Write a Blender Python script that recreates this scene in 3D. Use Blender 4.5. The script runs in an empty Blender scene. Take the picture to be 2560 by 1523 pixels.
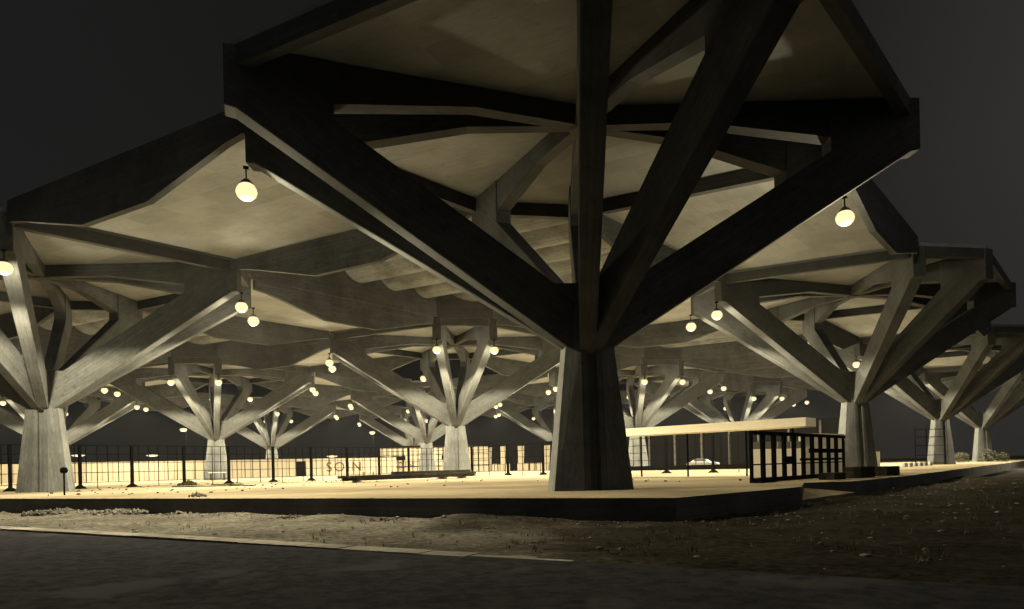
import bpy, bmesh, math, random
from mathutils import Vector, Matrix, noise
random.seed(7)
S = bpy.context.scene
COL = S.collection

# ------------------------------------------------------------------ camera, night sky, exposure
F_PX, CX, CY, ROLL, CAM_Z = 1744.7, 1260.4, 1165.9, -0.0227, 0.978
cam_d = bpy.data.cameras.new("camera"); cam = bpy.data.objects.new("camera", cam_d); COL.objects.link(cam)
cam_d.sensor_width = 36; cam_d.lens = F_PX/2560*36
cam_d.shift_x = (1280-CX)/2560; cam_d.shift_y = (CY-761.5)/2560
cam_d.clip_start = 0.1; cam_d.clip_end = 3000
cam.matrix_world = Matrix.Translation((0, 0, CAM_Z)) @ Matrix.Rotation(math.pi/2, 4, 'X') @ Matrix.Rotation(ROLL, 4, 'Z')
S.camera = cam
S.view_settings.view_transform = 'Standard'; S.view_settings.look = 'None'
S.view_settings.exposure = 0.45; S.view_settings.gamma = 1
S.cycles.use_denoising = True
S.cycles.max_bounces = 4; S.cycles.diffuse_bounces = 1; S.cycles.glossy_bounces = 2
S.cycles.sample_clamp_indirect = 4

W = bpy.data.worlds.new("World"); S.world = W; W.use_nodes = True
nt = W.node_tree; bg = nt.nodes['Background']
# night sky: almost black, paler towards the right
tc = nt.nodes.new('ShaderNodeTexCoord'); sx = nt.nodes.new('ShaderNodeSeparateXYZ')
nt.links.new(tc.outputs['Generated'], sx.inputs[0])
rmp = nt.nodes.new('ShaderNodeValToRGB'); mr = nt.nodes.new('ShaderNodeMapRange')
mr.inputs[1].default_value = -0.9; mr.inputs[2].default_value = 0.9
nt.links.new(sx.outputs[0], mr.inputs[0]); nt.links.new(mr.outputs[0], rmp.inputs[0])
e = rmp.color_ramp.elements
e[0].position = 0.0; e[0].color = (.0090, .0100, .0100, 1)
e[1].position = 1.0; e[1].color = (.043, .040, .039, 1)
m_ = rmp.color_ramp.elements.new(.5); m_.color = (.0060, .0058, .0050, 1)
m_ = rmp.color_ramp.elements.new(.70); m_.color = (.0085, .0079, .0074, 1)
mz = nt.nodes.new('ShaderNodeMapRange'); nt.links.new(sx.outputs[2], mz.inputs[0])
mz.inputs[1].default_value = .02; mz.inputs[2].default_value = .35; mz.inputs[3].default_value = .6; mz.inputs[4].default_value = 1.0
vm = nt.nodes.new('ShaderNodeVectorMath'); vm.operation = 'SCALE'; nt.links.new(rmp.outputs[0], vm.inputs[0]); nt.links.new(mz.outputs[0], vm.inputs['Scale'])
my = nt.nodes.new('ShaderNodeMapRange'); nt.links.new(sx.outputs[1], my.inputs[0])
my.inputs[1].default_value = .1; my.inputs[2].default_value = -.8; my.inputs[3].default_value = 1.0; my.inputs[4].default_value = 7.0  # sky made brighter behind the camera: added fill for camera-facing sides
vm2 = nt.nodes.new('ShaderNodeVectorMath'); vm2.operation = 'SCALE'; nt.links.new(vm.outputs[0], vm2.inputs[0]); nt.links.new(my.outputs[0], vm2.inputs['Scale'])
nt.links.new(vm2.outputs[0], bg.inputs['Color']); bg.inputs['Strength'].default_value = 1.0

LAMP_COL = (1.0, .87, .58)
LAMP_W, SPILL_W = 78000, 8500      # light thrown down by the reflector; light spilling sideways from the bare bulb

# ------------------------------------------------------------------ helpers
def auto_uv(me):
    uv = me.uv_layers.new(name="UVMap")
    for p in me.polygons:
        vs = [me.vertices[i].co for i in p.vertices]
        best = None
        for i in range(len(vs)):
            d = vs[(i+1) % len(vs)]-vs[i]
            if best is None or d.length > best.length+1e-4: best = d
        if best is None or best.length < 1e-6: continue
        u = best.normalized(); v = p.normal.cross(u)
        for li, c in zip(p.loop_indices, vs):
            uv.data[li].uv = (c.dot(u), c.dot(v))

class MB:
    def __init__(s): s.v = []; s.f = []; s.sm = []
    def add(s, vs, fs, smooth=False):
        o = len(s.v); s.v += [Vector(v) for v in vs]
        s.f += [tuple(i+o for i in f) for f in fs]; s.sm += [smooth]*len(fs)
    def prism(s, prof, axis_o, ex, ey, en, w0, w1=None, wf=None):
        """extrude the 2-D outline prof (x along ex, y along ey) to both sides along en; wf(x,y) = half width"""
        n = len(prof); ex, ey, en, o = map(Vector, (ex, ey, en, axis_o))
        wf = wf or (lambda x, y: w0)
        a = [o+ex*x+ey*y-en*wf(x, y) for x, y in prof]; b = [o+ex*x+ey*y+en*(wf(x, y) if w1 is None else w1) for x, y in prof]
        s.add(a+b, [tuple(range(n-1, -1, -1)), tuple(range(n, 2*n))]+[(i, (i+1) % n, n+(i+1) % n, n+i) for i in range(n)])
    def box(s, c, size, rz=0.0, rot=None):
        x, y, z = [q/2 for q in size]
        R = rot or Matrix.Rotation(rz, 3, 'Z')
        vs = [Vector(c)+R@Vector((a*x, b*y, d*z)) for a in (-1, 1) for b in (-1, 1) for d in (-1, 1)]
        s.add(vs, [(0, 1, 3, 2), (4, 6, 7, 5), (0, 4, 5, 1), (2, 3, 7, 6), (0, 2, 6, 4), (1, 5, 7, 3)])
    def bar(s, p, q, w, h=None, up=(0, 0, 1)):
        p, q = Vector(p), Vector(q); d = (q-p); L = d.length; d.normalize()
        up = Vector(up)
        if abs(d.dot(up)) > .99: up = Vector((1, 0, 0))
        r = d.cross(up).normalized(); u = r.cross(d)
        s.box((p+q)/2, (w, L, h or w), rot=Matrix((r, d, u)).transposed())
    def lathe(s, prof, c=(0, 0, 0), n=20, smooth=True):
        c = Vector(c); k = len(prof)
        vs = [c+Vector((r*math.cos(2*math.pi*i/n), r*math.sin(2*math.pi*i/n), z)) for i in range(n) for r, z in prof]
        fs = [(i*k+j, ((i+1) % n)*k+j, ((i+1) % n)*k+j+1, i*k+j+1) for i in range(n) for j in range(k-1)]
        s.add(vs, fs, smooth)
    def build(s, name, mat, parent=None, loc=(0, 0, 0), bevel=0, fix=True, kind=None):
        me = bpy.data.meshes.new(name); me.from_pydata([tuple(v) for v in s.v], [], s.f)
        me.polygons.foreach_set('use_smooth', s.sm)
        if fix or bevel:
            bm = bmesh.new(); bm.from_mesh(me)
            if fix: bmesh.ops.recalc_face_normals(bm, faces=bm.faces)
            if bevel:
                es = [ed for ed in bm.edges if len(ed.link_faces) == 2 and ed.calc_face_angle(0) > .5]
                bmesh.ops.bevel(bm, geom=es, offset=bevel, segments=1, affect='EDGES', clamp_overlap=True)
            bm.to_mesh(me); bm.free()
        auto_uv(me); me.materials.append(mat)
        o = bpy.data.objects.new(name, me); COL.objects.link(o); o.location = loc
        if parent is not None: o.parent = parent
        if kind: o['kind'] = kind
        return o

def tag(o, label, cat, group=None):
    o['label'] = label; o['category'] = cat
    if group: o['group'] = group
    return o
def thing(name, loc, label, cat, group=None, rz=0):
    o = bpy.data.objects.new(name, None); COL.objects.link(o); o.location = loc; o.rotation_euler = (0, 0, rz)
    o.empty_display_size = .3
    return tag(o, label, cat, group)
def copy_tree(o, parent=None):
    c = o.copy(); COL.objects.link(c)
    if parent is not None: c.parent = parent
    for ch in list(o.children): copy_tree(ch, c)
    return c

# ------------------------------------------------------------------ materials
def mat_base(name):
    m = bpy.data.materials.new(name); m.use_nodes = True
    return m, m.node_tree, m.node_tree.nodes['Principled BSDF']
def nd(t, typ, **kw):
    n = t.nodes.new(typ)
    for k, v in kw.items(): setattr(n, k, v)
    return n
def ramp(t, src, stops):
    r = nd(t, 'ShaderNodeValToRGB'); t.links.new(src, r.inputs[0])
    el = r.color_ramp.elements
    while len(el) < len(stops): el.new(.5)
    for x, (p, c) in zip(el, stops):
        x.position = p; x.color = (*c, 1) if len(c) == 3 else c
    return r.outputs[0]
def mixc(t, a, b, fac=.5, mode='MULTIPLY'):
    m = nd(t, 'ShaderNodeMix', data_type='RGBA', blend_type=mode)
    if isinstance(fac, (int, float)): m.inputs[0].default_value = fac
    else: t.links.new(fac, m.inputs[0])
    for s_, i in ((a, 6), (b, 7)):
        if isinstance(s_, tuple): m.inputs[i].default_value = (*s_, 1)
        else: t.links.new(s_, m.inputs[i])
    return m.outputs[2]
def concrete(name, lo, hi, streak=(.9, 3.2), contrast=.35, bump=.25, rough=.88, board=(3.7, .21), joint=.55, stain=.6):
    m, t, p = mat_base(name)
    tc = nd(t, 'ShaderNodeTexCoord'); mp = nd(t, 'ShaderNodeMapping')
    mp.inputs['Scale'].default_value = (streak[0], streak[1], 1); t.links.new(tc.outputs['UV'], mp.inputs[0])
    n1 = nd(t, 'ShaderNodeTexNoise'); n1.inputs['Scale'].default_value = 2.2; n1.inputs['Detail'].default_value = 9; n1.inputs['Roughness'].default_value = .72
    t.links.new(mp.outputs[0], n1.inputs[0])
    n2 = nd(t, 'ShaderNodeTexNoise'); n2.inputs['Scale'].default_value = .42; n2.inputs['Detail'].default_value = 6; n2.inputs['Roughness'].default_value = .6
    t.links.new(tc.outputs['Object'], n2.inputs[0])
    n3 = nd(t, 'ShaderNodeTexNoise'); n3.inputs['Scale'].default_value = 2.6; n3.inputs['Detail'].default_value = 5
    t.links.new(tc.outputs['Object'], n3.inputs[0])
    c = mixc(t, ramp(t, n1.outputs[0], [(.25, lo), (.75, hi)]), ramp(t, n2.outputs[0], [(.36, (1-contrast,)*3), (.6, (1.0,)*3)]), 1.0)
    c = mixc(t, c, ramp(t, n3.outputs[0], [(.27, (.55,)*3), (.40, (1.0,)*3)]), stain)          # damp stains
    br = nd(t, 'ShaderNodeTexBrick'); br.inputs['Scale'].default_value = 1; br.offset = .37
    br.inputs['Brick Width'].default_value = board[0]; br.inputs['Row Height'].default_value = board[1]; br.inputs['Mortar Size'].default_value = .011
    br.inputs['Color1'].default_value = (1, 1, 1, 1); br.inputs['Color2'].default_value = (.74, .74, .73, 1); br.inputs['Mortar'].default_value = (joint, joint, joint, 1)
    t.links.new(tc.outputs['UV'], br.inputs[0]); c = mixc(t, c, br.outputs[0], .75)
    t.links.new(c, p.inputs['Base Color']); p.inputs['Roughness'].default_value = rough; p.inputs['Specular IOR Level'].default_value = .1
    hb = nd(t, 'ShaderNodeMath', operation='MULTIPLY_ADD'); t.links.new(br.outputs['Fac'], hb.inputs[0]); hb.inputs[1].default_value = -.35; t.links.new(n1.outputs[0], hb.inputs[2])
    b = nd(t, 'ShaderNodeBump'); b.inputs['Strength'].default_value = bump; b.inputs['Distance'].default_value = .03
    t.links.new(hb.outputs[0], b.inputs['Height']); t.links.new(b.outputs[0], p.inputs['Normal'])
    return m
def grainy(name, lo, hi, scale=3, rough=.9, bump=.5, detail=8, dist=.05, spots=None, coord='Object', joints=None):
    m, t, p = mat_base(name)
    tc = nd(t, 'ShaderNodeTexCoord')
    n1 = nd(t, 'ShaderNodeTexNoise'); n1.inputs['Scale'].default_value = scale; n1.inputs['Detail'].default_value = detail; n1.inputs['Roughness'].default_value = .7
    t.links.new(tc.outputs[coord], n1.inputs[0])
    n2 = nd(t, 'ShaderNodeTexNoise'); n2.inputs['Scale'].default_value = scale*.11; n2.inputs['Detail'].default_value = 4
    t.links.new(tc.outputs[coord], n2.inputs[0])
    c = mixc(t, ramp(t, n1.outputs[0], [(.32, lo), (.68, hi)]), ramp(t, n2.outputs[0], [(.35, (.62,)*3), (.6, (1,)*3)]), 1.0)
    if spots:
        n3 = nd(t, 'ShaderNodeTexNoise'); n3.inputs['Scale'].default_value = spots[0]; n3.inputs['Detail'].default_value = 6; n3.inputs['Roughness'].default_value = .62
        t.links.new(tc.outputs[coord], n3.inputs[0])
        c = mixc(t, c, spots[1], ramp(t, n3.outputs[0], [(spots[2], (0, 0, 0)), (spots[2]+.05, (1, 1, 1))]), 'MIX')
    if joints:
        br = nd(t, 'ShaderNodeTexBrick'); br.inputs['Scale'].default_value = 1; br.offset = 0
        br.inputs['Brick Width'].default_value = joints; br.inputs['Row Height'].default_value = joints; br.inputs['Mortar Size'].default_value = .03
        br.inputs['Color1'].default_value = (1, 1, 1, 1); br.inputs['Color2'].default_value = (.84, .84, .83, 1); br.inputs['Mortar'].default_value = (.5, .49, .46, 1)
        rt = nd(t, 'ShaderNodeMapping'); rt.inputs['Rotation'].default_value = (0, 0, .86); t.links.new(tc.outputs[coord], rt.inputs[0]); t.links.new(rt.outputs[0], br.inputs[0])
        c = mixc(t, c, br.outputs[0], .8)
    t.links.new(c, p.inputs['Base Color']); p.inputs['Roughness'].default_value = rough; p.inputs['Specular IOR Level'].default_value = 0
    b = nd(t, 'ShaderNodeBump'); b.inputs['Strength'].default_value = bump; b.inputs['Distance'].default_value = dist
    t.links.new(n1.outputs[0], b.inputs['Height']); t.links.new(b.outputs[0], p.inputs['Normal'])
    return m
def plain(name, col, rough=.6, metal=0.0, vary=.2, scale=4):
    m, t, p = mat_base(name)
    tc = nd(t, 'ShaderNodeTexCoord'); n1 = nd(t, 'ShaderNodeTexNoise'); n1.inputs['Scale'].default_value = scale; n1.inputs['Detail'].default_value = 6
    t.links.new(tc.outputs['Object'], n1.inputs[0])
    t.links.new(ramp(t, n1.outputs[0], [(.3, tuple(c*(1-vary) for c in col)), (.7, col)]), p.inputs['Base Color'])
    p.inputs['Roughness'].default_value = rough; p.inputs['Metallic'].default_value = metal
    p.inputs['Specular IOR Level'].default_value = .5 if rough < .4 else 0.0
    return m
def glow(name, col, strength):
    m, t, p = mat_base(name)
    p.inputs['Base Color'].default_value = (.02, .02, .02, 1); p.inputs['Specular IOR Level'].default_value = 0; p.inputs['Emission Color'].default_value = (*col, 1); p.inputs['Emission Strength'].default_value = strength
    return m

M = {}
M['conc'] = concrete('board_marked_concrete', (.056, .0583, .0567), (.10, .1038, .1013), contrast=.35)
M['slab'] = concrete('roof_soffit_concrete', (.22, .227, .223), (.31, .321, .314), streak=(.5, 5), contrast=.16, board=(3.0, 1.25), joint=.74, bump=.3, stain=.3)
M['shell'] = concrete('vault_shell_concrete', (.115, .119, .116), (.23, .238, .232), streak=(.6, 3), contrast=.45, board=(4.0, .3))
M['floor'] = grainy('screeded_floor', (.128, .108, .073), (.166, .139, .095), scale=1.2, bump=.25, spots=(.9, (.075, .064, .046), .655), joints=5.0)
M['plinth'] = concrete('plinth_concrete', (.07, .07, .068), (.11, .11, .105), contrast=.4, board=(2.5, .28))
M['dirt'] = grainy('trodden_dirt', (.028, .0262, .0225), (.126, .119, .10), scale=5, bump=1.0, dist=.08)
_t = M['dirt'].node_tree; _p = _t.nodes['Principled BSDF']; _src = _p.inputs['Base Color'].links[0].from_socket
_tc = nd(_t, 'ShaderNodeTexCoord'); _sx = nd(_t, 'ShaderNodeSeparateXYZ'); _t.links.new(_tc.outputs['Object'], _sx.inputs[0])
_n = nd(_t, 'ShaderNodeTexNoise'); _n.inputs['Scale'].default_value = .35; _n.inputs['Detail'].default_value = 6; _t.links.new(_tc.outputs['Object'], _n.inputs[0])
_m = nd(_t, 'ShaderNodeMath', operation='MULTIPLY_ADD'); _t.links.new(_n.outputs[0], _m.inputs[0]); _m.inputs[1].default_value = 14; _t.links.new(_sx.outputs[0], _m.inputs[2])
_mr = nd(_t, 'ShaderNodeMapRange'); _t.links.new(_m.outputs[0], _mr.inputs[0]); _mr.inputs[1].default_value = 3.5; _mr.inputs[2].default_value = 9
_t.links.new(mixc(_t, _src, mixc(_t, _src, (.24, .23, .21), 1.0), _mr.outputs[0], 'MIX'), _p.inputs['Base Color'])   # pale dry dirt; dimmer light on the right painted in as darker tone
M['stone'] = grainy('rubble_stone', (.05, .047, .042), (.15, .141, .12), scale=4, bump=.6)
M['asphalt'] = grainy('asphalt', (.014, .014, .0155), (.030, .030, .032), scale=40, bump=.12, rough=.9, spots=(.35, (.028, .028, .03), .56))
M['kerb'] = grainy('kerb_stone', (.12, .112, .096), (.21, .20, .174), scale=4, bump=.4)
M['steel'] = plain('dark_painted_steel', (.0025, .0025, .0023), .7)
M['white'] = plain('white_render', (.165, .142, .102), .8, vary=.1, scale=1.5)
M['bright'] = plain('fresh_white_paint', (.88, .80, .62), .7, vary=.06, scale=1.5)
M['leaf'] = plain('dark_leaf', (.05, .05, .035), .8, vary=.5)
M['dark'] = plain('dark_shed_cladding', (.0022, .0021, .002), .8)
M['sign'] = plain('black_letter_paint', (.03, .028, .025), .7)
M['enamel'] = plain('lamp_enamel', (.12, .115, .10), .5)
M['bulb'] = glow('lamp_bulb', (1.0, .78, .42), .92)
M['timber'] = grainy('dark_timber', (.008, .007, .006), (.03, .027, .02), scale=3, bump=.5)
M['pale_timber'] = grainy('pale_timber', (.22, .2, .16), (.4, .36, .29), scale=3, bump=.5)
M['grass'] = plain('dry_grass', (.08, .075, .05), .8, vary=.6, scale=3)
M['pane'] = plain('dusty_glass', (.16, .15, .12), .3)
M['car'] = plain('pale_car_paint', (.05, .048, .044), .35, vary=.05)
M['glass'] = plain('dark_glass', (.03, .03, .03), .15, vary=.1)
M['tyre'] = plain('tyre_rubber', (.02, .02, .02), .8)
M['gravel'] = grainy('back_yard_ground', (.012, .012, .011), (.03, .0285, .026), scale=2, bump=.5)

# ------------------------------------------------------------------ the lattice of columns
TH = .1748; T0 = Vector((3.2805, 26.7087)); LU, LV = 58.4477, 47.7602
CU = Vector((math.cos(TH), math.sin(TH))); CV = Vector((-math.sin(TH), math.cos(TH)))
def w2(u, v): return T0+CU*u+CV*v
TA, TB = (12.57, 2.13), (2.61, 10.01)         # tip of a side arm, tip of a front or back arm (local u, v)
TIP = {'F': (TA[0], -TA[1]), 'G': TA, 'C': TB, 'B': (-TB[0], TB[1]), 'H': (-TA[0], TA[1]), 'A': (-TA[0], -TA[1]), 'D': (-TB[0], -TB[1]), 'E': (TB[0], -TB[1])}
RING = 'FGCBHADE'
Z_NECK, Z_TIP, Z_CEIL = 5.4, 12.62, 14.60
COLUMNS = {  # lattice place, what the label says about it
    'near': ((0, 0), 'huge black silhouetted concrete column in the centre foreground'),
    'west': ((-.5, .5), 'grey concrete column cut off by the left picture edge'),
    'east': ((.5, .5), 'concrete column behind the dark entrance screen'),
    'mid': ((0, 1), 'brightly lit concrete column behind the timber stack'),
    'trestle': ((-.5, 1.5), 'lit concrete column with a trestle at its foot'),
    'door': ((-.5, 2.5), 'small distant column left of the black wall door'),
    'hall': ((0, 2), 'distant column in front of the glazed hall'),
    'car': ((.5, 1.5), 'lit column behind the left end of the white kiosk roof'),
    'band': ((1, 2), 'distant column under the middle of the white kiosk roof'),
    'yard': ((1, 1), 'dim column at the right with bars across its trunk'),
    'shrub': ((1.5, 1.5), 'small dim column farthest right with shrubs at its foot'),
    'strip': ((.5, 2.5), 'distant column half hidden behind the black foreground trunk'),
    'back': ((0, 3), 'farthest column, behind the glazed hall front column'),
    'corner': ((-1, 2), 'column mostly hidden behind the left edge column'),
    'out': ((-1, 1), 'column outside the picture left of the left edge column'),
}
SHORT = {'near': 'the black foreground column', 'west': 'the left edge column', 'east': 'the column behind the entrance screen', 'mid': 'the bright column by the timber stack',
         'trestle': 'the column with the trestle', 'door': 'the small column near the black door', 'hall': 'the column before the glazed hall', 'car': 'the column left of the kiosk roof',
         'band': 'the column under the kiosk roof middle', 'yard': 'the barred column at right', 'shrub': 'the farthest right column', 'strip': 'the column behind the black trunk',
         'back': 'the farthest column', 'corner': 'the column hidden at far left', 'out': 'the column left of the picture'}

def arm_mb(tip, ri, rc0):
    d = Vector(tip).to_3d(); R = d.length; d.normalize(); n = Vector((-d.y, d.x, 0))
    r0 = rc0
    prof = [(.15, Z_NECK-.35), (r0, Z_NECK), (R-.35, Z_TIP-.05), (R, Z_TIP), (R, Z_CEIL-.02), (ri, Z_CEIL-.02), (ri, 13.15), (ri, 12.62), (rc0+.45, 7.75), (.15, 7.85)]
    b = MB(); b.prism(prof, (0, 0, 0), d, (0, 0, 1), n, .4, wf=lambda x, y: .30+.11*min(1, max(0, x/9)))
    return b
def rib_mb(tip, ri):
    d = Vector(tip).to_3d().normalized(); n = Vector((-d.y, d.x, 0))
    b = MB(); b.prism([(.3, 13.82), (.47*ri, 13.85), (ri+.02, 13.17), (ri+.02, Z_CEIL-.03), (.3, Z_CEIL-.03)], (0, 0, 0), d, (0, 0, 1), n, .3, wf=lambda x, y: .24+.1*x/9)
    return b
def trunk_mb():
    b = MB()
    def ring(z, t):
        a = 1.55*(1-t)+.95*t; c = .52*(1-t)+.36*t; f = .80*(1-t)+.53*t; w = .46*(1-t)+.40*t; g = .2; gd = .3*(1-t)+.2*t
        q = [(a, -c), (a, c), (w, f), (g, f), (g*.8, f-gd), (-g*.8, f-gd), (-g, f), (-w, f), (-a, c), (-a, -c), (-w, -f), (-g, -f), (-g*.8, -f+gd), (g*.8, -f+gd), (g, -f), (w, -f)]
        return [(x, y, z) for x, y in q]
    zs = [(0, 0), (Z_NECK, 1), (Z_NECK+1.2, 1.18), (7.6, 1.35)]
    n = 16; vs = []
    for z, t in zs: vs += ring(z, t)
    fs = [tuple(range(n-1, -1, -1)), tuple(range(n*(len(zs)-1), n*len(zs)))]
    for k in range(len(zs)-1):
        fs += [(k*n+i, k*n+(i+1) % n, (k+1)*n+(i+1) % n, (k+1)*n+i) for i in range(n)]
    b.add(vs, fs); return b

def make_column():
    root = thing('mushroom_column', (0, 0, 0), '', 'column', 'branching concrete columns of the canopy')
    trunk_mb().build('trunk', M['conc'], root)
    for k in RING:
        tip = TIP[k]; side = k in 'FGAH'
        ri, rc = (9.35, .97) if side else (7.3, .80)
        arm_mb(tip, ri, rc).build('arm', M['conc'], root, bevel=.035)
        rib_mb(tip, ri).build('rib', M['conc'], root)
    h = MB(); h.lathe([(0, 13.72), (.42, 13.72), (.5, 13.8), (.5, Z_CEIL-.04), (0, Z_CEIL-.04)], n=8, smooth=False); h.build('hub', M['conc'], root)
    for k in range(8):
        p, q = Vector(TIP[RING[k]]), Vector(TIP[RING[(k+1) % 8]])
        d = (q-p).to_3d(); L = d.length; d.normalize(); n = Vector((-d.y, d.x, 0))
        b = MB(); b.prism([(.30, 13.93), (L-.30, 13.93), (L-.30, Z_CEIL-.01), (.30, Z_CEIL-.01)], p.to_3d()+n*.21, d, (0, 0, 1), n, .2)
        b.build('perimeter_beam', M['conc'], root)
    pts = [Vector(TIP[k])*.985 for k in RING]
    b = MB(); b.add([(x, y, Z_CEIL) for x, y in pts]+[(x, y, Z_CEIL+.25) for x, y in pts], [tuple(range(7, -1, -1)), tuple(range(8, 16))]+[(i, (i+1) % 8, 8+(i+1) % 8, 8+i) for i in range(8)])
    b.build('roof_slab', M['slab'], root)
    return root
proto = make_column()
ROOT = {}
for i, (k, ((a, b), lab)) in enumerate(COLUMNS.items()):
    o = proto if i == 0 else copy_tree(proto)
    p = w2(a*LU, b*LV); o.location = (p.x, p.y, 0); o.rotation_euler = (0, 0, TH); o['label'] = lab; ROOT[k] = o

# ------------------------------------------------------------------ infill roof panels between the columns
def tipw(k, t):
    (a, b), _ = COLUMNS[k]; return w2(a*LU+TIP[t][0], b*LV+TIP[t][1])
def fascia(p, q, parent, inward):
    """deep edge beam, haunched towards the middle"""
    d = (q-p).to_3d(); L = d.length; d.normalize(); n = Vector((-d.y, d.x, 0))
    if n.dot(inward.to_3d()) < 0: n = -n
    prof = [(.35, 14.0), (.06*L+.3, 13.85), (.35*L, 12.62), (.62*L, 12.58), (.94*L-.3, 13.85), (L-.35, 14.0), (L-.35, 15.1), (.35, 15.1)]
    b = MB(); b.prism(prof, p.to_3d()+n*.16, d, (0, 0, 1), n, .16)
    return b.build('edge_beam', M['conc'], parent)
PAIRS = []
for k1 in COLUMNS:
    for k2 in COLUMNS:
        da = COLUMNS[k2][0][0]-COLUMNS[k1][0][0]; db = COLUMNS[k2][0][1]-COLUMNS[k1][0][1]
        if abs(da-.5) < .01 and abs(db-.5) < .01: PAIRS.append((k1, k2, 'GCAD'))
        if abs(da+.5) < .01 and abs(db-.5) < .01: PAIRS.append((k1, k2, 'HBFE'))
for k1, k2, ts in PAIRS:
    P = [tipw(k1, ts[0]), tipw(k1, ts[1]), tipw(k2, ts[2]), tipw(k2, ts[3])]
    c = sum(P, Vector((0, 0)))/4
    a, b = SHORT[k1].replace('the ', '', 1), SHORT[k2].replace('the ', '', 1)
    root = thing('roof_panel', (0, 0, 0), '', 'roof panel', 'flat roof panels bridging neighbouring columns')
    root['label'] = ' '.join(('flat panel bridging %s and %s' % (a, b)).split()[:16])
    Q = [c+(q-c)*.985 for q in P]
    m = MB(); m.add([(q.x, q.y, 14.72) for q in Q]+[(q.x, q.y, 15.05) for q in Q], [(3, 2, 1, 0), (4, 5, 6, 7)]+[(i, (i+1) % 4, 4+(i+1) % 4, 4+i) for i in range(4)])
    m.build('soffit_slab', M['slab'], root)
    fascia(P[1], P[2], root, c-P[1]); fascia(P[0], P[3], root, c-P[0])
# vaulted shells over the large openings
VAULTS = [(('near', 'east', 'mid', 'west'), 'vaulted shell roof right behind the black foreground column'),
          (('east', 'yard', 'car', 'mid'), 'vaulted shell roof with scalloped edge right of the black trunk'),
          (('west', 'mid', 'trestle', 'out'), 'vaulted shell roof before the column with the trestle'),
          (('yard', 'shrub', 'band', 'car'), 'vaulted shell roof beyond the barred column at right')]
for (s_, e_, n_, w_), lab in VAULTS:
    poly = [tipw(s_, 'B'), tipw(s_, 'C'), tipw(e_, 'A'), tipw(e_, 'H'), tipw(n_, 'E'), tipw(n_, 'D'), tipw(w_, 'G'), tipw(w_, 'F')]
    ax = (poly[0]-poly[7]).normalized(); nn = Vector((-ax.y, ax.x))
    c = sum(poly, Vector((0, 0)))/8
    ss = [(p-c).dot(nn) for p in poly]; s0, s1 = min(ss)+.05, max(ss)-.05
    per = 3.6; N = int((s1-s0)/per*14); rows = []
    for i in range(N+1):
        s = s0+(s1-s0)*i/N; ts_ = []
        for j in range(8):
            p, q = poly[j]-c, poly[(j+1) % 8]-c; a, b = p.dot(nn), q.dot(nn)
            if (a-s)*(b-s) < 0: ts_.append((p+(q-p)*((s-a)/(b-a))).dot(ax))
        if len(ts_) >= 2: rows.append((s, min(ts_), max(ts_)))
    vs = []
    for s, ta, tb in rows:
        z = 17.4-1.25*abs(math.sin(math.pi*(s-s0)/per))**.75
        for q in range(7):
            t = ta+(tb-ta)*q/6; p = c+nn*s+ax*t; vs.append((p.x, p.y, z))
    m = MB(); k = 7
    nrow = len(rows)
    top = [(x, y, z+.14) for x, y, z in vs]
    fs = [(i*k+j, i*k+j+1, (i+1)*k+j+1, (i+1)*k+j) for i in range(nrow-1) for j in range(k-1)]
    o_ = len(vs)
    m.add(vs+top, fs+[tuple(reversed([x+o_ for x in f])) for f in fs], True)
    root = thing('vaulted_roof', (0, 0, 0), lab, 'roof panel', 'vaulted shell roofs between four columns')
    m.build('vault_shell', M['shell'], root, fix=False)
    inn = [c+(p-c)*.992 for p in poly]; out = [c+(p-c)*1.012 for p in poly]; m = MB()
    for j in range(8):
        a, b, a2, b2 = inn[j], inn[(j+1) % 8], out[j], out[(j+1) % 8]
        m.add([(q.x, q.y, z) for z in (14.66, 17.62) for q in (a, b, b2, a2)], [(3, 2, 1, 0), (4, 5, 6, 7), (0, 1, 5, 4), (1, 2, 6, 5), (2, 3, 7, 6), (3, 0, 4, 7)])
    m.build('upstand_wall', M['conc'], root)

# ------------------------------------------------------------------ pendant lamps under the arm tips
PLACE = {'A': 'near left', 'H': 'far left', 'F': 'near right', 'G': 'far right', 'D': 'front left', 'E': 'front right', 'B': 'back left', 'C': 'back right'}
lamp_data = bpy.data.lights.new('lamp_light', 'SPOT'); lamp_data.spot_size = math.radians(158); lamp_data.spot_blend = .18; lamp_data.energy = LAMP_W; lamp_data.color = LAMP_COL; lamp_data.shadow_soft_size = .14
lamp_dim = lamp_data.copy(); lamp_dim.energy = LAMP_W*.22
spill = bpy.data.lights.new('spill_light', 'POINT'); spill.energy = SPILL_W; spill.color = LAMP_COL; spill.shadow_soft_size = .14
spill_dim = spill.copy(); spill_dim.energy = SPILL_W*.10
spill_far = spill.copy(); spill_far.energy = SPILL_W*2.3
def make_lamp():
    root = thing('pendant_lamp', (0, 0, 0), '', 'lamp', 'pendant lamps under the arm tips')
    b = MB(); b.bar((0, 0, 0), (0, 0, -.62), .05); b.box((0, 0, -.03), (.2, .2, .06)); b.build('stem', M['steel'], root)
    b = MB(); b.lathe([(.05, -.46), (.10, -.48), (.15, -.52), (.27, -.66), (.29, -.69), (.25, -.67), (.12, -.58), (.0, -.60)]); b.build('shade', M['enamel'], root)
    b = MB(); b.lathe([(.0, -.60), (.14, -.62), (.29, -.71), (.38, -.86), (.40, -.98), (.35, -1.13), (.21, -1.25), (0, -1.30)]); b.build('bulb', M['bulb'], root)
    l = bpy.data.objects.new('lamp_light', lamp_data); COL.objects.link(l); l.parent = root; l.location = (0, 0, -1.47)
    l = bpy.data.objects.new('spill_light', spill); COL.objects.link(l); l.parent = root; l.location = (0, 0, -1.46)
    return root
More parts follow.
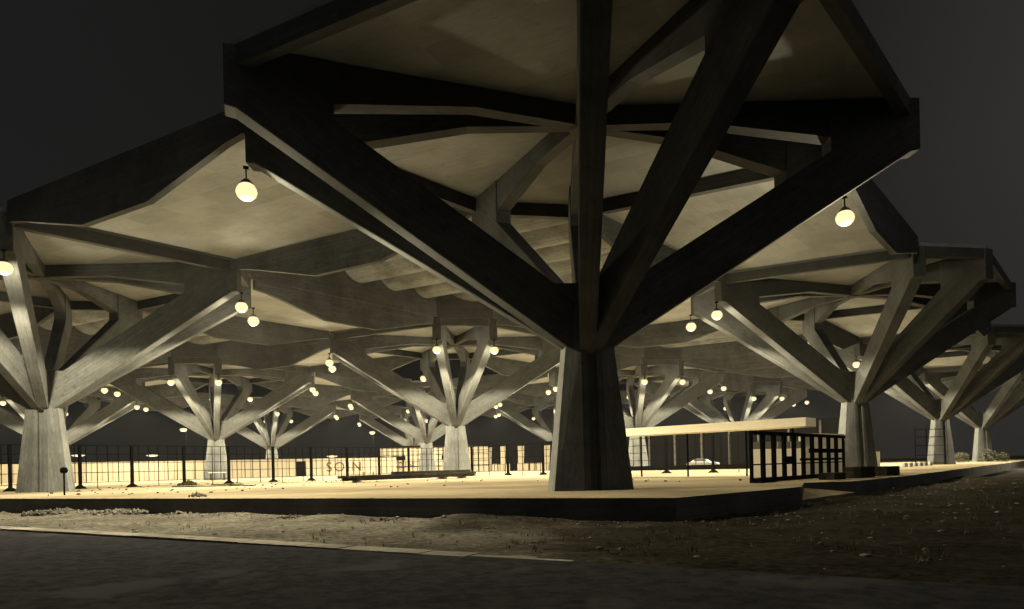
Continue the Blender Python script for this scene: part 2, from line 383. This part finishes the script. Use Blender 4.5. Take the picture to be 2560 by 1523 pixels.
LAMPS = {'near': 'HG', 'west': 'EFG', 'east': 'AHBC', 'yard': 'AHBCFG', 'shrub': 'AHBC', 'out': 'FG'}  # some lamps on east, yard and shrub are added to brighten those columns
lproto = None
for k in COLUMNS:
    (a, b), _ = COLUMNS[k]
    for t in LAMPS.get(k, RING):
        if lproto is None: lproto = make_lamp(); o = lproto
        else: o = copy_tree(lproto)
        tu, tv = TIP[t]; f = 1+.12/math.hypot(tu, tv)
        p = w2(a*LU+tu*f, b*LV+tv*f)
        o.location = (p.x, p.y, Z_TIP-.0); o.rotation_euler = (0, 0, random.random()*6)
        o['label'] = 'pendant lamp under the %s arm tip of %s' % (PLACE[t], SHORT[k])
        if k not in ('near', 'west', 'east', 'out'):      # rows further in: spill raised to brighten their ceilings
            for ch in o.children:
                if ch.type == 'LIGHT' and ch.data is spill: ch.data = spill_far
        if k == 'near':
            for ch in o.children:
                if ch.type == 'LIGHT': ch.data = lamp_dim if ch.data is lamp_data else spill_dim

# ------------------------------------------------------------------ platform, ground, road
def sheet(name, pts, z0, z1, mat_):
    b = MB(); n = len(pts)
    b.add([(x, y, z1) for x, y in pts]+[(x, y, z0) for x, y in pts], [tuple(range(n)), tuple(range(2*n-1, n-1, -1))]+[(i, n+i, n+(i+1) % n, (i+1) % n) for i in range(n)])
    return b
GZ = -.56
PLAT = [(4.71, 19.21), (10.68, 25.1), (12.6, 29.37), (15.06, 29.9), (22.6, 38.4), (54.5, 76.7), (120, 155), (120, 210), (-160, 210), (-160, 96.7), (-23.1, 32.3)]
o = sheet('platform', PLAT, GZ-.5, 0, None).build('platform', M['floor'], kind='structure'); 
o.data.materials.append(M['plinth'])
for p in o.data.polygons:
    if abs(p.normal.z) < .5: p.material_index = 1
def in_plat(x, y):
    r = False; n = len(PLAT)
    for i in range(n):
        x1, y1 = PLAT[i]; x2, y2 = PLAT[(i+1) % n]
        if (y1 > y) != (y2 > y) and x < (x2-x1)*(y-y1)/(y2-y1)+x1: r = not r
    return r
def edge_dist(x, y):
    best = 99
    for i in list(range(0, 6))+[10]:
        a, b = Vector(PLAT[i]), Vector(PLAT[(i+1) % len(PLAT)]); d = b-a
        t = max(0, min(1, (Vector((x, y))-a).dot(d)/d.length_squared)); best = min(best, (Vector((x, y))-a-d*t).length)
    return best
b = MB(); q = [(10.70, 25.15, -.47), (12.62, 29.36, -.22), (15.0, 29.86, -.47), (13.6, 28.3, -.54)]
b.add(q+[(x, y, -1.2) for x, y, z in q], [(0, 1, 2, 3), (7, 6, 5, 4), (0, 4, 5, 1), (1, 5, 6, 2), (2, 6, 7, 3), (3, 7, 4, 0)]); b.build('ramp', M['floor'], kind='structure')
# kerb line runs from the left towards the camera's right
K0, K1 = Vector((-15.18, 21.22)), Vector((-.11, 12.14)); KD = (K1-K0).normalized(); KN = Vector((-KD.y, KD.x))   # KN points to the platform
def kerb_side(x, y): return (Vector((x, y))-K0).dot(KN)
# far ground
b = MB(); b.add([(-900, -300, GZ-.30), (900, -300, GZ-.30), (900, 1500, GZ-.30), (-900, 1500, GZ-.30)], [(0, 1, 2, 3)]); b.build('ground', M['gravel'], kind='structure')
# dirt verge, displaced
def verge_edge(x, y):
    if x < -5: return .16
    return max(-.45, .16-(x+5)*.09)+.22*noise.noise(Vector((x*1.3, y*1.3, 5)))
def verge_z(x, y):
    n = noise.fractal(Vector((x*.9, y*.9, 1.3)), 1.0, 2.0, 5)
    n2 = noise.fractal(Vector((x*.25, y*.25, 7.3)), 1.0, 2.0, 3)
    d = edge_dist(x, y); heap = max(0, 1-abs(d-.5)/1.3)*max(0, n2+.1)*.22
    z = GZ-.07+.035*n+.05*n2+heap
    ks = kerb_side(x, y)
    if ks < 1.2: z = GZ+.02+(z-GZ)*max(0, ks)/1.2*.8
    if x > -5 and ks < .35: z = max(z, GZ+.035)
    k = max(0, min(1, (ks-verge_edge(x, y))/(.3 if x < -5 else 1.1)))
    z = z*k+(GZ-.08)*(1-k)
    return z
b = MB(); grid = {}; vs = []; fs = []
st = .22; X0_, X1_, Y0_, Y1_ = -46, 40, 4, 52
nx, ny = int((X1_-X0_)/st), int((Y1_-Y0_)/st)
def use(x, y):
    if kerb_side(x, y) < verge_edge(x, y): return False
    if in_plat(x, y) and edge_dist(x, y) > .5: return False
    return True
for i in range(nx+1):
    for j in range(ny+1):
        x, y = X0_+i*st, Y0_+j*st
        if use(x, y): grid[i, j] = len(vs); vs.append((x, y, verge_z(x, y)))
for (i, j) in list(grid):
    q = [(i, j), (i+1, j), (i+1, j+1), (i, j+1)]
    if all(t in grid for t in q): fs.append(tuple(grid[t] for t in q))
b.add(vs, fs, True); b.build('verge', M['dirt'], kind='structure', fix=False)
# road
far = 220
p = [K0-KD*far-KN*.1, K0+KD*far-KN*.1, K0+KD*far-KN*90, K0-KD*far-KN*90]
b = MB(); b.add([(q.x, q.y, GZ-.03) for q in p], [(0, 3, 2, 1)]); b.build('road', M['asphalt'], kind='structure')
b = MB(); d = KD.to_3d(); t = -140.0
while t < 60:
    L = 1.0; q = K0+KD*t
    if t > 18.8: break
    b.box((q+KD*L/2).to_3d()+Vector((0, 0, GZ-.06-max(0, t-9)*.0062+random.uniform(-.004, .004))), (L-.015, .55+random.uniform(-.02, .02), .16), rz=math.atan2(KD.y, KD.x)+random.uniform(-.004, .004)); t += L
b.build('kerb', M['kerb'], kind='structure')

# loose stones on the verge and on the platform
def stones(name, spots, mat_):
    b = MB()
    base = bmesh.new(); bmesh.ops.create_icosphere(base, subdivisions=1, radius=1)
    bv = [v.co.copy() for v in base.verts]; bf = [tuple(v.index for v in f.verts) for f in base.faces]; base.free()
    for x, y, z, r in spots:
        R = Matrix.Rotation(random.random()*6.28, 3, 'Z'); sc = Vector((random.uniform(.7, 1.4), random.uniform(.6, 1.1), random.uniform(.35, .7)))
        b.add([Vector((x, y, z))+R@Vector([c*q*r*random.uniform(.75, 1.2) for c, q in zip(v, sc)]) for v in bv], bf)
    o = b.build(name, mat_, kind='stuff', fix=False); return o
sp = []
for _ in range(9000):
    x, y = random.uniform(-40, 32), random.uniform(9, 48)
    if in_plat(x, y) or kerb_side(x, y) < .25: continue
    d = edge_dist(x, y)
    if random.random() > .25+1.0*math.exp(-d/1.2): continue
    sp.append((x, y, verge_z(x, y), random.uniform(.02, .07)*(1.8 if random.random() < .07 else 1)))
stones('rubble', sp, M['stone'])['label'] = 'loose rubble and stones along the platform edge'
sp = []
for _ in range(300):
    x, y = random.uniform(-34, 12), random.uniform(34, 72)
    if in_plat(x, y) and (x < -12 or random.random() < .25): sp.append((x, y, .02, random.uniform(.03, .11)))
stones('debris', sp, M['timber'])['label'] = 'dark scraps of debris scattered over the bright floor'
# dry grass tufts on the verge, thickest in the middle
b = MB()
for _ in range(3400):
    x, y = random.uniform(-14, 26), random.uniform(10, 34)
    if in_plat(x, y) or kerb_side(x, y) < .3: continue
    if noise.noise(Vector((x*.5, y*.5, 3))) < (.05 if x > -5 else .25): continue
    z = verge_z(x, y)
    for k in range(4):
        a = random.random()*6.28; h = random.uniform(.05, .17); r = random.uniform(.02, .09); w = .008
        px, py = x+random.uniform(-.06, .06), y+random.uniform(-.06, .06)
        b.add([(px-w*math.sin(a), py+w*math.cos(a), z-.01), (px+w*math.sin(a), py-w*math.cos(a), z-.01), (px+r*math.cos(a), py+r*math.sin(a), z+h)], [(0, 1, 2)])
b.build('grass', M['grass'], kind='stuff', fix=False)['label'] = 'dry grass tufts on the dirt verge'

# ------------------------------------------------------------------ steel glazing screen across the platform
def screen(name, p, q, posts, label):
    p, q = Vector(p), Vector(q); d = (q-p).normalized(); L = (q-p).length
    root = thing(name, (p.x, p.y, 0), label, 'screen', 'unglazed steel screens on the platform', rz=math.atan2(d.y, d.x))
    for z in (.46, 1.21, 1.93, 2.6, 3.27):
        r = MB(); r.box((L/2, 0, z), (L, .045, .045)); r.build('rail', M['steel'], root)
    x = .38; i = 0; bay = -1; g = None
    while x < L:
        k = sum(1 for t in posts if t < x)
        if k != bay:
            if g and g.f: g.build('grille', M['steel'], root)
            g = MB(); bay = k
        if min(abs(x-t) for t in posts) > .3:
            z0 = 0.0 if i % 3 == 1 else .46
            g.box((x, 0, (3.27+z0)/2), (.045, .05, 3.27-z0))
        x += .77; i += 1
    if g.f: g.build('grille', M['steel'], root)
    for t in posts:
        m = MB(); m.box((t, 0, 1.75), (.2, .2, 3.1)); o = m.build('main_post', M['steel'], root)
        c = MB(); c.lathe([(0, .30), (.12, .30), (.46, .03), (.46, 0), (0, 0)], c=(t, 0, 0), n=14, smooth=False); c.build('footing', M['steel'], o)
    return root
def line_hits(p, q, pxs):
    p, q = Vector(p), Vector(q); d = (q-p).normalized(); out = []
    for x in pxs:
        r = (x-CX)/F_PX; # X = r*Y
        t = (r*p.y-p.x)/(d.x-r*d.y); out.append(t)
    return out
LA, LB = (-36.0, 46.8), (-8.2, 81.8)
RA_, RB_ = (-8.0, 81.9), (23.2, 57.2)
screen('steel_screen', LA, LB, line_hits(LA, LB, [25, 200, 330, 460, 572, 683, 778, 868, 948, 1022]), 'dark steel glazing screen running across the left half of the platform')
screen('steel_screen', RA_, RB_, line_hits(RA_, RB_, [1180, 1270, 1358, 1460, 1560, 1666, 1783, 1910]), 'dark steel glazing screen running behind the black trunk to the right')

root = thing('scaffold_frame', (50.3, 81.6, 0), 'dark pipe frame standing before the dim column at right', 'scaffold')
for z in (.2, 1.16, 2.3, 3.3, 4.2):
    m = MB(); m.bar((-2.2, 0, z), (2.0, 1.2, z), .07); m.build('rail', M['steel'], root)
for x in (-2.2, -.6, 2.0):
    m = MB(); m.bar((x, (x+2.2)*.286, 0), (x, (x+2.2)*.286, 4.4), .08); m.build('upright', M['steel'], root)

# ------------------------------------------------------------------ far boundary wall with lettering
def far_frame(name, p, q, label, cat, group=None):
    p, q = Vector(p), Vector(q); d = (q-p).normalized()
    return thing(name, (p.x, p.y, 0), label, cat, group, rz=math.atan2(d.y, d.x)), (q-p).length
def letters(txt, size, parent, x, z, y=-.03):
    c = bpy.data.curves.new('lettering', 'FONT'); c.body = txt; c.size = size; c.extrude = .01; c.align_x = 'LEFT'; c.space_character = 1.25
    o = bpy.data.objects.new('lettering', c); COL.objects.link(o)
    bpy.context.view_layer.update()
    me = bpy.data.meshes.new_from_object(o); bpy.data.objects.remove(o)
    o = bpy.data.objects.new('lettering', me); COL.objects.link(o); me.materials.append(M['sign'])
    o.parent = parent; o.location = (x, y, z); o.rotation_euler = (math.pi/2, 0, 0); return o
WA, WB = (-108, 98), (-21, 136)
root, L = far_frame('boundary_wall', WA, WB, 'long white boundary wall with a black doorway and painted letters', 'wall')
m = MB(); m.box((L/2, .15, 1.6), (L, .3, 3.2)); m.build('wall', M['white'], root)
m = MB(); m.box((L/2, .15, 3.26), (L, .4, .12)); m.build('coping', M['dark'], root)
g = MB()
for i in range(1, int(L/1.55)): g.box((i*1.55, -.02, 1.6), (.06, .05, 3.19))
g.build('joint_strips', M['sign'], root)
t = line_hits(WA, WB, [753])[0]
m = MB(); m.box((t, -.04, 1.35), (1.7, .12, 2.7)); m.build('door', M['dark'], root)
t = line_hits(WA, WB, [815])[0]; letters('SOIN', 2.5, root, t, .75)
# glazed hall
HA, HB = (-25, 138.5), (-3, 141)
root, L = far_frame('glazed_hall', HA, HB, 'glazed hall with bright window grid and black sign panels', 'building')
m = MB(); m.box((L/2, 3, 2.6), (L, 6, 5.2)); m.build('wall', M['white'], root)
m = MB(); m.box((L/2, 2.9, 5.34), (L+.6, 6.6, .28)); m.build('roof', M['dark'], root)
g = MB()
for i in range(0, int(L/1.0)+1): g.box((i*1.0, -.03, 2.6), (.09 if i % 5 else .22, .06, 5.2))
for z in (1.3, 2.3, 3.6, 4.4): g.box((L/2, -.045, z), (L, .05, .08))
g.build('window_bars', M['steel'], root)
for x0, x1 in ((.1, 1.4), (2.6, 5.4), (12.6, 14.2)):
    m = MB(); m.box(((x0+x1)/2, -.12, 3.05), (x1-x0, .1, .8)); m.build('sign_panel', M['dark'], root)
letters('COIN', 1.5, root, 2.6, 1.2, -.14)
# dark shed with narrow bright strips
SA, SB = (-3, 142), (16.5, 138)
root, L = far_frame('dark_shed', SA, SB, 'dark shed with narrow bright upright strips and a low white wall', 'building')
m = MB(); m.box((L/2, 2.5, 2.9), (L, 5, 5.8)); m.build('wall', M['dark'], root)
for px, w, zt in ((1225, 1.0, 4.9), (1259, 1.1, 5.0), (1304, 1.3, 5.0), (1368, 1.4, 5.0)):
    t = line_hits(SA, SB, [px])[0]
    m = MB(); m.prism([(t-w/2, 0), (t+w*.3, 0), (t+w*.5, zt), (t-w*.5, zt)], (0, -.06, 0), (1, 0, 0), (0, 0, 1), (0, 1, 0), .05); m.build('lit_strip', M['white'], root)
m = MB()
for i in range(14):
    if i not in (3, 9): m.box((1.2+i*1.3, -.35, .75), (1.05, .25, 1.5))
m.build('low_wall', M['white'], root)

# ------------------------------------------------------------------ dark yard building behind the kiosk, low wall, car
YA, YB = (17, 128), (52, 106)
root, L = far_frame('dark_store', YA, YB, 'dark open store with slim uprights behind the parked car', 'building')
m = MB(); m.box((L/2, 4, 3.6), (L, 8, 7.2)); m.build('wall', M['dark'], root)
for i in range(9):
    m = MB(); m.box((1+i*4.6, -.25, 3.5), (.3, .3, 7.0)); m.build('upright', M['sign'], root)
LA2, LB2 = (14.5, 92), (39, 79)
root, L = far_frame('low_wall', LA2, LB2, 'low dark kerb wall in front of the parked car', 'wall')
m = MB(); m.box((L/2, .2, .3), (L, .4, .6)); m.build('wall', M['dark'], root)
def make_car(x, y, rz, label):
    root = thing('parked_car', (x, y, 0), label, 'car', rz=rz)
    m = MB(); pr = [(-2.1, .38), (2.1, .38), (2.12, .72), (1.95, .86), (1.0, .95), (.45, 1.38), (-.95, 1.42), (-1.55, .98), (-2.05, .9), (-2.12, .6)]
    m.prism(pr, (0, 0, 0), (1, 0, 0), (0, 0, 1), (0, 1, 0), .82, wf=lambda x, z: .82 if z < 1.1 else .62); m.build('body', M['car'], root, bevel=.05)
    for s in (-1, 1):
        m = MB(); m.prism([(-1.35, .98), (.78, .98), (.40, 1.32), (-.9, 1.35)], (0, s*.745, 0), (1, 0, 0), (0, 0, 1), (0, 1, 0), .02, wf=lambda x, z: .04 if z < 1.1 else .1); m.build('side_window', M['glass'], root)
        for x in (-1.3, 1.3):
            m = MB(); m.lathe([(0, -.09), (.22, -.1), (.31, -.07), (.31, .07), (.22, .1), (0, .09)], n=16); w = m.build('wheel', M['tyre'], root, loc=(x, s*.76, .32)); w.rotation_euler = (math.pi/2, 0, 0)
        m = MB(); m.lathe([(0, 0), (.11, 0), (.09, .04), (0, .05)], n=12); h = m.build('headlight', M['enamel'], root, loc=(2.1, s*.55, .66)); h.rotation_euler = (0, math.pi/2, 0)
    return root
make_car(27.5, 96.5, -.45, 'pale rounded car parked beyond the low dark kerb wall')

# ------------------------------------------------------------------ white kiosk and dark entrance screen
KA, KB = Vector((8.3, 49.6)), Vector((17.6, 40.6))     # front edge of the kiosk roof
kx = (KB-KA).normalized(); kL = (KB-KA).length; kn = Vector((-kx.y, kx.x))
root = thing('kiosk', (KA.x, KA.y, 0), 'small kiosk with a long white overhanging flat roof', 'kiosk', rz=math.atan2(kx.y, kx.x))
m = MB(); m.box((kL/2, .8, 3.17), (kL, 1.6, .52)); m.build('roof_slab', M['bright'], root, bevel=.02)
for x in (1.0, kL*.36, kL*.68, kL-1.2):
    m = MB(); m.box((x, 1.1, 1.45), (.09, .09, 2.88)); m.build('column', M['steel'], root)
FA, FB = Vector((10.77, 30.39)), Vector((19.14, 39.34))
fd = (FB-FA).normalized(); fL = (FB-FA).length; fn = Vector((-fd.y, fd.x))
root = thing('entrance_screen', (FA.x, FA.y, 0), 'black framed entrance screen with many upright panes', 'screen', rz=math.atan2(fd.y, fd.x))
m = MB()
n_ = 10; heights = [2.05]*4+[2.15]*6
for i in range(n_+1):
    x = fL*i/n_; w = .10 if i in (0, n_) else .26
    m.box((x, 0, 1.12), (w, .14, 2.12))
m.build('stile', M['steel'], root)
m = MB(); m.box((fL/2, 0, .10), (fL, .2, .2)); m.build('bottom_rail', M['steel'], root)
m = MB(); m.box((fL/2, -.01, 2.2), (fL+.1, .2, .16)); m.build('top_rail', M['steel'], root)
m = MB(); m.box((fL/2, .01, .80), (fL, .06, .06)); m.box((fL*.78, .012, 1.42), (fL*.42, .07, .22)); m.box((fL*.35, .012, .98), (fL*.10, .07, .34)); m.box((fL*.72, .012, .98), (fL*.5, .07, .12)); m.build('lock_rail', M['steel'], root)
m = MB(); m.box((.75, -.22, -.12+.2), (1.5, .5, .16)); m.build('doorstep', M['dark'], root)
# white booth behind the screen
root = thing('booth', (0, 0, 0), 'white walled booth seen through the entrance screen', 'booth')
m = MB(); m.bar((14.4, 40.8, .82), (17.9, 41.6, .82), .15, 1.64); m.bar((17.9, 42.2, 1.29), (22.2, 45.6, 1.29), .15, 2.58); m.build('wall', M['bright'], root)
for i in range(4):
    m = MB(); m.bar((14.45+i*.86, 40.8+i*.2, 1.86), (15.25+i*.86, 41.0+i*.2, 1.86), .08, .42); m.build('window', M['pane'], root)

# ------------------------------------------------------------------ timber, planks and small things on the platform
def beam(name, p, q, w, h, z, label, group, mat_='timber'):
    p, q = Vector(p).to_3d(), Vector(q).to_3d(); p.z = q.z = z+h/2
    m = MB(); m.bar(p, q, w, h); o = m.build(name, M[mat_], bevel=.015); tag(o, label, 'timber', group); return o
ta, tb = Vector((-11.9, 51.4)), Vector((-3.3, 64.4)); td = (tb-ta).normalized(); tn = Vector((-td.y, td.x))
for i, (off, a, b_, lv, lab) in enumerate([(0, 0, 15.2, 0, 'lowest near timber of the long stack by the bright column'), (.42, .8, 15.6, 0, 'lowest far timber of the long stack by the bright column'),
                                      (.1, -.5, 14.0, 1, 'second layer near timber of the long stack'), (.5, .2, 15.9, 1, 'second layer far timber of the long stack'), (.3, 5.0, 15.3, 2, 'topmost timber of the long stack')]):
    beam('timber_beam', ta+td*a-tn*off, ta+td*b_-tn*off, .30, .2, .14+lv*.205, lab, 'timbers of the long stack')
for x, lab in ((1.2, 'pale bearer block under the left end of the timber stack'), (11.5, 'pale bearer block under the middle of the timber stack'), (14.3, 'pale bearer block under the right end of the timber stack')):
    c = ta+td*x-tn*.2; beam('bearer_block', c-tn*.6, c+tn*.6, .25, .14, 0, lab, 'bearer blocks under the timber stack', 'pale_timber')
beam('plank', (-24.2, 50.9), (-17.6, 49.2), .25, .07, 0, 'long dark plank lying before the trestle column', 'planks on the floor')
beam('plank', (-21.5, 51.3), (-19.0, 50.6), .3, .07, .08, 'short dark plank lying across the long plank', 'planks on the floor')
# trestle table at the foot of a column
def trestle(x, y, rz, label, s=1.0):
    root = thing('trestle', (x, y, 0), label, 'trestle', rz=rz)
    m = MB(); m.box((0, 0, 1.0*s), (2.1*s, .7*s, .08)); m.build('board', M['pale_timber'], root)
    for sx in (-.8, .8):
        for sy in (-1, 1):
            m = MB(); m.bar((sx*s, sy*.42*s, 0), (sx*s, sy*.12*s, .98*s), .09); m.build('leg', M['timber'], root)
    return root
trestle(-37.0, 90.0, .2, 'pale trestle table beside the foot of a lit column')
trestle(-17.6, 90.5, .1, 'dark low trestle in front of the lettered wall', .75)
# marker post in front of the left column
root = thing('marker_post', (-22.9, 36.3, 0), 'short post with a dark knob before the left edge column', 'post')
m = MB(); m.bar((0, 0, 0), (0, 0, 1.15), .06); m.build('pole', M['steel'], root)
m = MB(); m.lathe([(0, 1.12), (.14, 1.15), (.19, 1.28), (.14, 1.42), (0, 1.46)], n=12); m.build('head', M['steel'], root)
# pile of stones on the platform edge, left
def heap(x, y, z, r, n, label, mat_, hgt=.55, big=.19):
    b = MB(); base = bmesh.new(); bmesh.ops.create_icosphere(base, subdivisions=1, radius=1)
    bv = [v.co.copy() for v in base.verts]; bf = [tuple(v.index for v in f.verts) for f in base.faces]; base.free()
    for _ in range(n):
        a = random.random()*6.28; q = random.random()**.7*r; s = random.uniform(.05, big)*r; R = Matrix.Rotation(random.random()*6, 3, 'Z')
        b.add([Vector((x+q*math.cos(a), y+q*math.sin(a)*.6, z+max(0, (r-q))*hgt*random.random()))+R@(v*s*random.uniform(.8, 1.2)) for v in bv], bf)
    o = b.build('rubble_heap', M[mat_], fix=False); return tag(o, label, 'rubble')
heap(-12.6, 28.6, .05, .35, 40, 'small rubble heap on the front edge of the platform', 'stone')
heap(-25.6, 56.5, .05, .8, 60, 'dark rubble heap beside the long plank', 'timber')
for px, py, r, n_, lab in ((150, 1283, .9, 90, 'leftmost low heap of broken stones at the foot of the platform edge'), (300, 1282, .8, 80, 'second low heap of broken stones from the left along the platform edge'),
                      (445, 1284, .75, 80, 'heap of broken stones at the platform foot below the small rubble heap'), (730, 1290, .6, 70, 'heap of broken stones at the platform foot below the bright column'),
                      (955, 1296, .5, 60, 'rightmost small heap of broken stones where the verge darkens')):
    a_, c_ = px-CX, py-CY; x_ = math.cos(ROLL)*a_+math.sin(ROLL)*c_; y_ = -math.sin(ROLL)*a_+math.cos(ROLL)*c_
    Y = (CAM_Z-GZ)*F_PX/y_; X = x_/F_PX*Y
    while in_plat(X, Y) or edge_dist(X, Y) < .35: X *= .99; Y *= .99
    o = None
    o = heap(X, Y, verge_z(X, Y)-.03, r*1.7, n_, lab, 'stone', .12, .085); o.name = 'rubble'; o['kind'] = 'stuff'; del o['category']
# debris on the right platform
for x, y, w, h, d_, lab in ((15.6, 33.2, 1.5, .32, .7, 'dark crate lying by the right end of the entrance screen'), (17.9, 35.2, 2.2, .55, .8, 'long dark box on the right platform edge'), (20.9, 38.3, 2.4, .5, .8, 'long dark box before the right column'), (24.5, 44.5, 1.2, .4, .8, 'small dark crate beyond the right column')):
    m = MB(); m.box((x, y, h/2), (w, d_, h), rz=.8)
    for k in range(3): m.box((x, y, h*(k+.5)/3), (w+.03, d_+.03, h*.22), rz=.8)
    tag(m.build('crate', M['timber'], bevel=.01), lab, 'crate', 'dark crates on the right platform')
# barrels of pale stone at the right
for i in range(6):
    px = 2262+i*12.5; Y = 70+i*1.2; X = (px-CX)/F_PX*Y
    m = MB(); m.box((X, Y, .2), (.42, .4, .4), rz=.2+.05*i)
    tag(m.build('kerb_block', M['kerb'], bevel=.03), 'pale kerb block in the row beside the barred column', 'block', 'pale kerb blocks in a row')
root = thing('notice_board', (37.0, 69.5, 0), 'pale upright board right of the column behind the entrance screen', 'board', rz=.3)
m = MB(); m.box((0, 0, .85), (1.0, .12, 1.5)); m.build('panel', M['pale_timber'], root)
m = MB(); m.box((-.4, .08, .5), (.08, .05, 1.0)); m.build('leg', M['timber'], root)
m = MB(); m.box((.4, .08, .5), (.08, .05, 1.0)); m.build('leg', M['timber'], root)
# shrubs at the foot of the farthest right column
def shrub(x, y, h, label):
    root = thing('shrub', (x, y, 0), label, 'shrub', 'shrubs by the far right column')
    b = MB()
    for _ in range(420):
        a = random.random()*6.28; q = random.random()**.5*h*.6; z = random.random()*h*(1-.5*q/h)
        c = Vector((q*math.cos(a), q*math.sin(a), z)); d = Vector((random.uniform(-1, 1), random.uniform(-1, 1), random.uniform(-.3, 1))).normalized()*.16; e_ = d.orthogonal().normalized()*.07
        b.add([c-d, c+e_, c+d, c-e_], [(0, 1, 2, 3)])
    b.build('foliage', M['leaf'], root, fix=False)
    m = MB()
    for _ in range(6):
        a = random.random()*6.28; m.bar((0, 0, 0), (math.cos(a)*h*.3, math.sin(a)*h*.3, h*.8), .04)
    m.build('stems', M['timber'], root)
shrub(75.3, 108.5, 2.2, 'taller dark shrub at the foot of the farthest right column')
shrub(77.2, 108.0, 1.5, 'lower dark shrub at the foot of the farthest right column')
shrub(69.5, 106.0, 1.7, 'pale round shrub left of the farthest right column')

# ------------------------------------------------------------------ street lamps beyond the platform
street_data = bpy.data.lights.new('street_light', 'POINT'); street_data.energy = 5000; street_data.color = LAMP_COL; street_data.shadow_soft_size = .2
sproto = None
for px, py, Y, big, lab in ((465, 1075, 150, 1, 'brightest street lamp seen under the trestle column left arm'), (933, 1082, 175, 1, 'starry street lamp in the dark left of the bright column'),
                       (203, 1139, 170, 0, 'street lamp over the boundary wall near the left edge column'), (387, 1139, 180, 0, 'street lamp over the boundary wall left of the trestle column'),
                       (833, 1141, 190, 0, 'street lamp over the boundary wall above the painted letters')):
    a_, c_ = px-CX, py-CY; x_ = math.cos(ROLL)*a_+math.sin(ROLL)*c_; y_ = -math.sin(ROLL)*a_+math.cos(ROLL)*c_
    X, Z = x_/F_PX*Y, CAM_Z-y_/F_PX*Y
    root = thing('street_lamp', (X, Y, 0), lab, 'street lamp', 'street lamps beyond the boundary wall')
    m = MB(); m.lathe([(.07, 0), (.04, Z+.2)], n=8); m.bar((0, 0, Z+.2), (0, -1.2, Z+.4), .07); m.build('pole', M['steel'], root)
    m = MB(); m.lathe([(.05, Z+.45), (.35, Z+.32), (.4, Z+.24), (0, Z+.26)], c=(0, -1.2, 0)); m.build('shade', M['enamel'], root)
    r = .75 if big else .5
    m = MB(); m.lathe([(0, Z+.3), (r*.7, Z+.25), (r, Z), (r*.7, Z-.25*r/.5), (0, Z-.5*r)] if big else [(0, Z+.22), (1.3, Z+.1), (1.5, Z), (1.0, Z-.22), (0, Z-.3)], c=(0, -1.2, 0), n=14); m.build('bulb', M['bulb'], root)
    l = bpy.data.objects.new('street_light', street_data); COL.objects.link(l); l.parent = root; l.location = (0, -1.2, Z-.8)

# ------------------------------------------------------------------ thin haze box added to veil the dark tones
m = bpy.data.materials.new('veil_haze'); m.use_nodes = True; t = m.node_tree; t.nodes.clear()
o_ = t.nodes.new('ShaderNodeOutputMaterial'); v = t.nodes.new('ShaderNodeVolumePrincipled')
v.inputs['Density'].default_value = .00003; v.inputs['Color'].default_value = (.9, .93, .98, 1); v.inputs['Anisotropy'].default_value = .5
t.links.new(v.outputs[0], o_.inputs['Volume'])
hz = MB(); hz.box((0, 120, 8.5), (640, 360, 21)); hz.build('haze', m, kind='stuff')['label'] = 'thin added haze veiling the dark tones of the canopy'
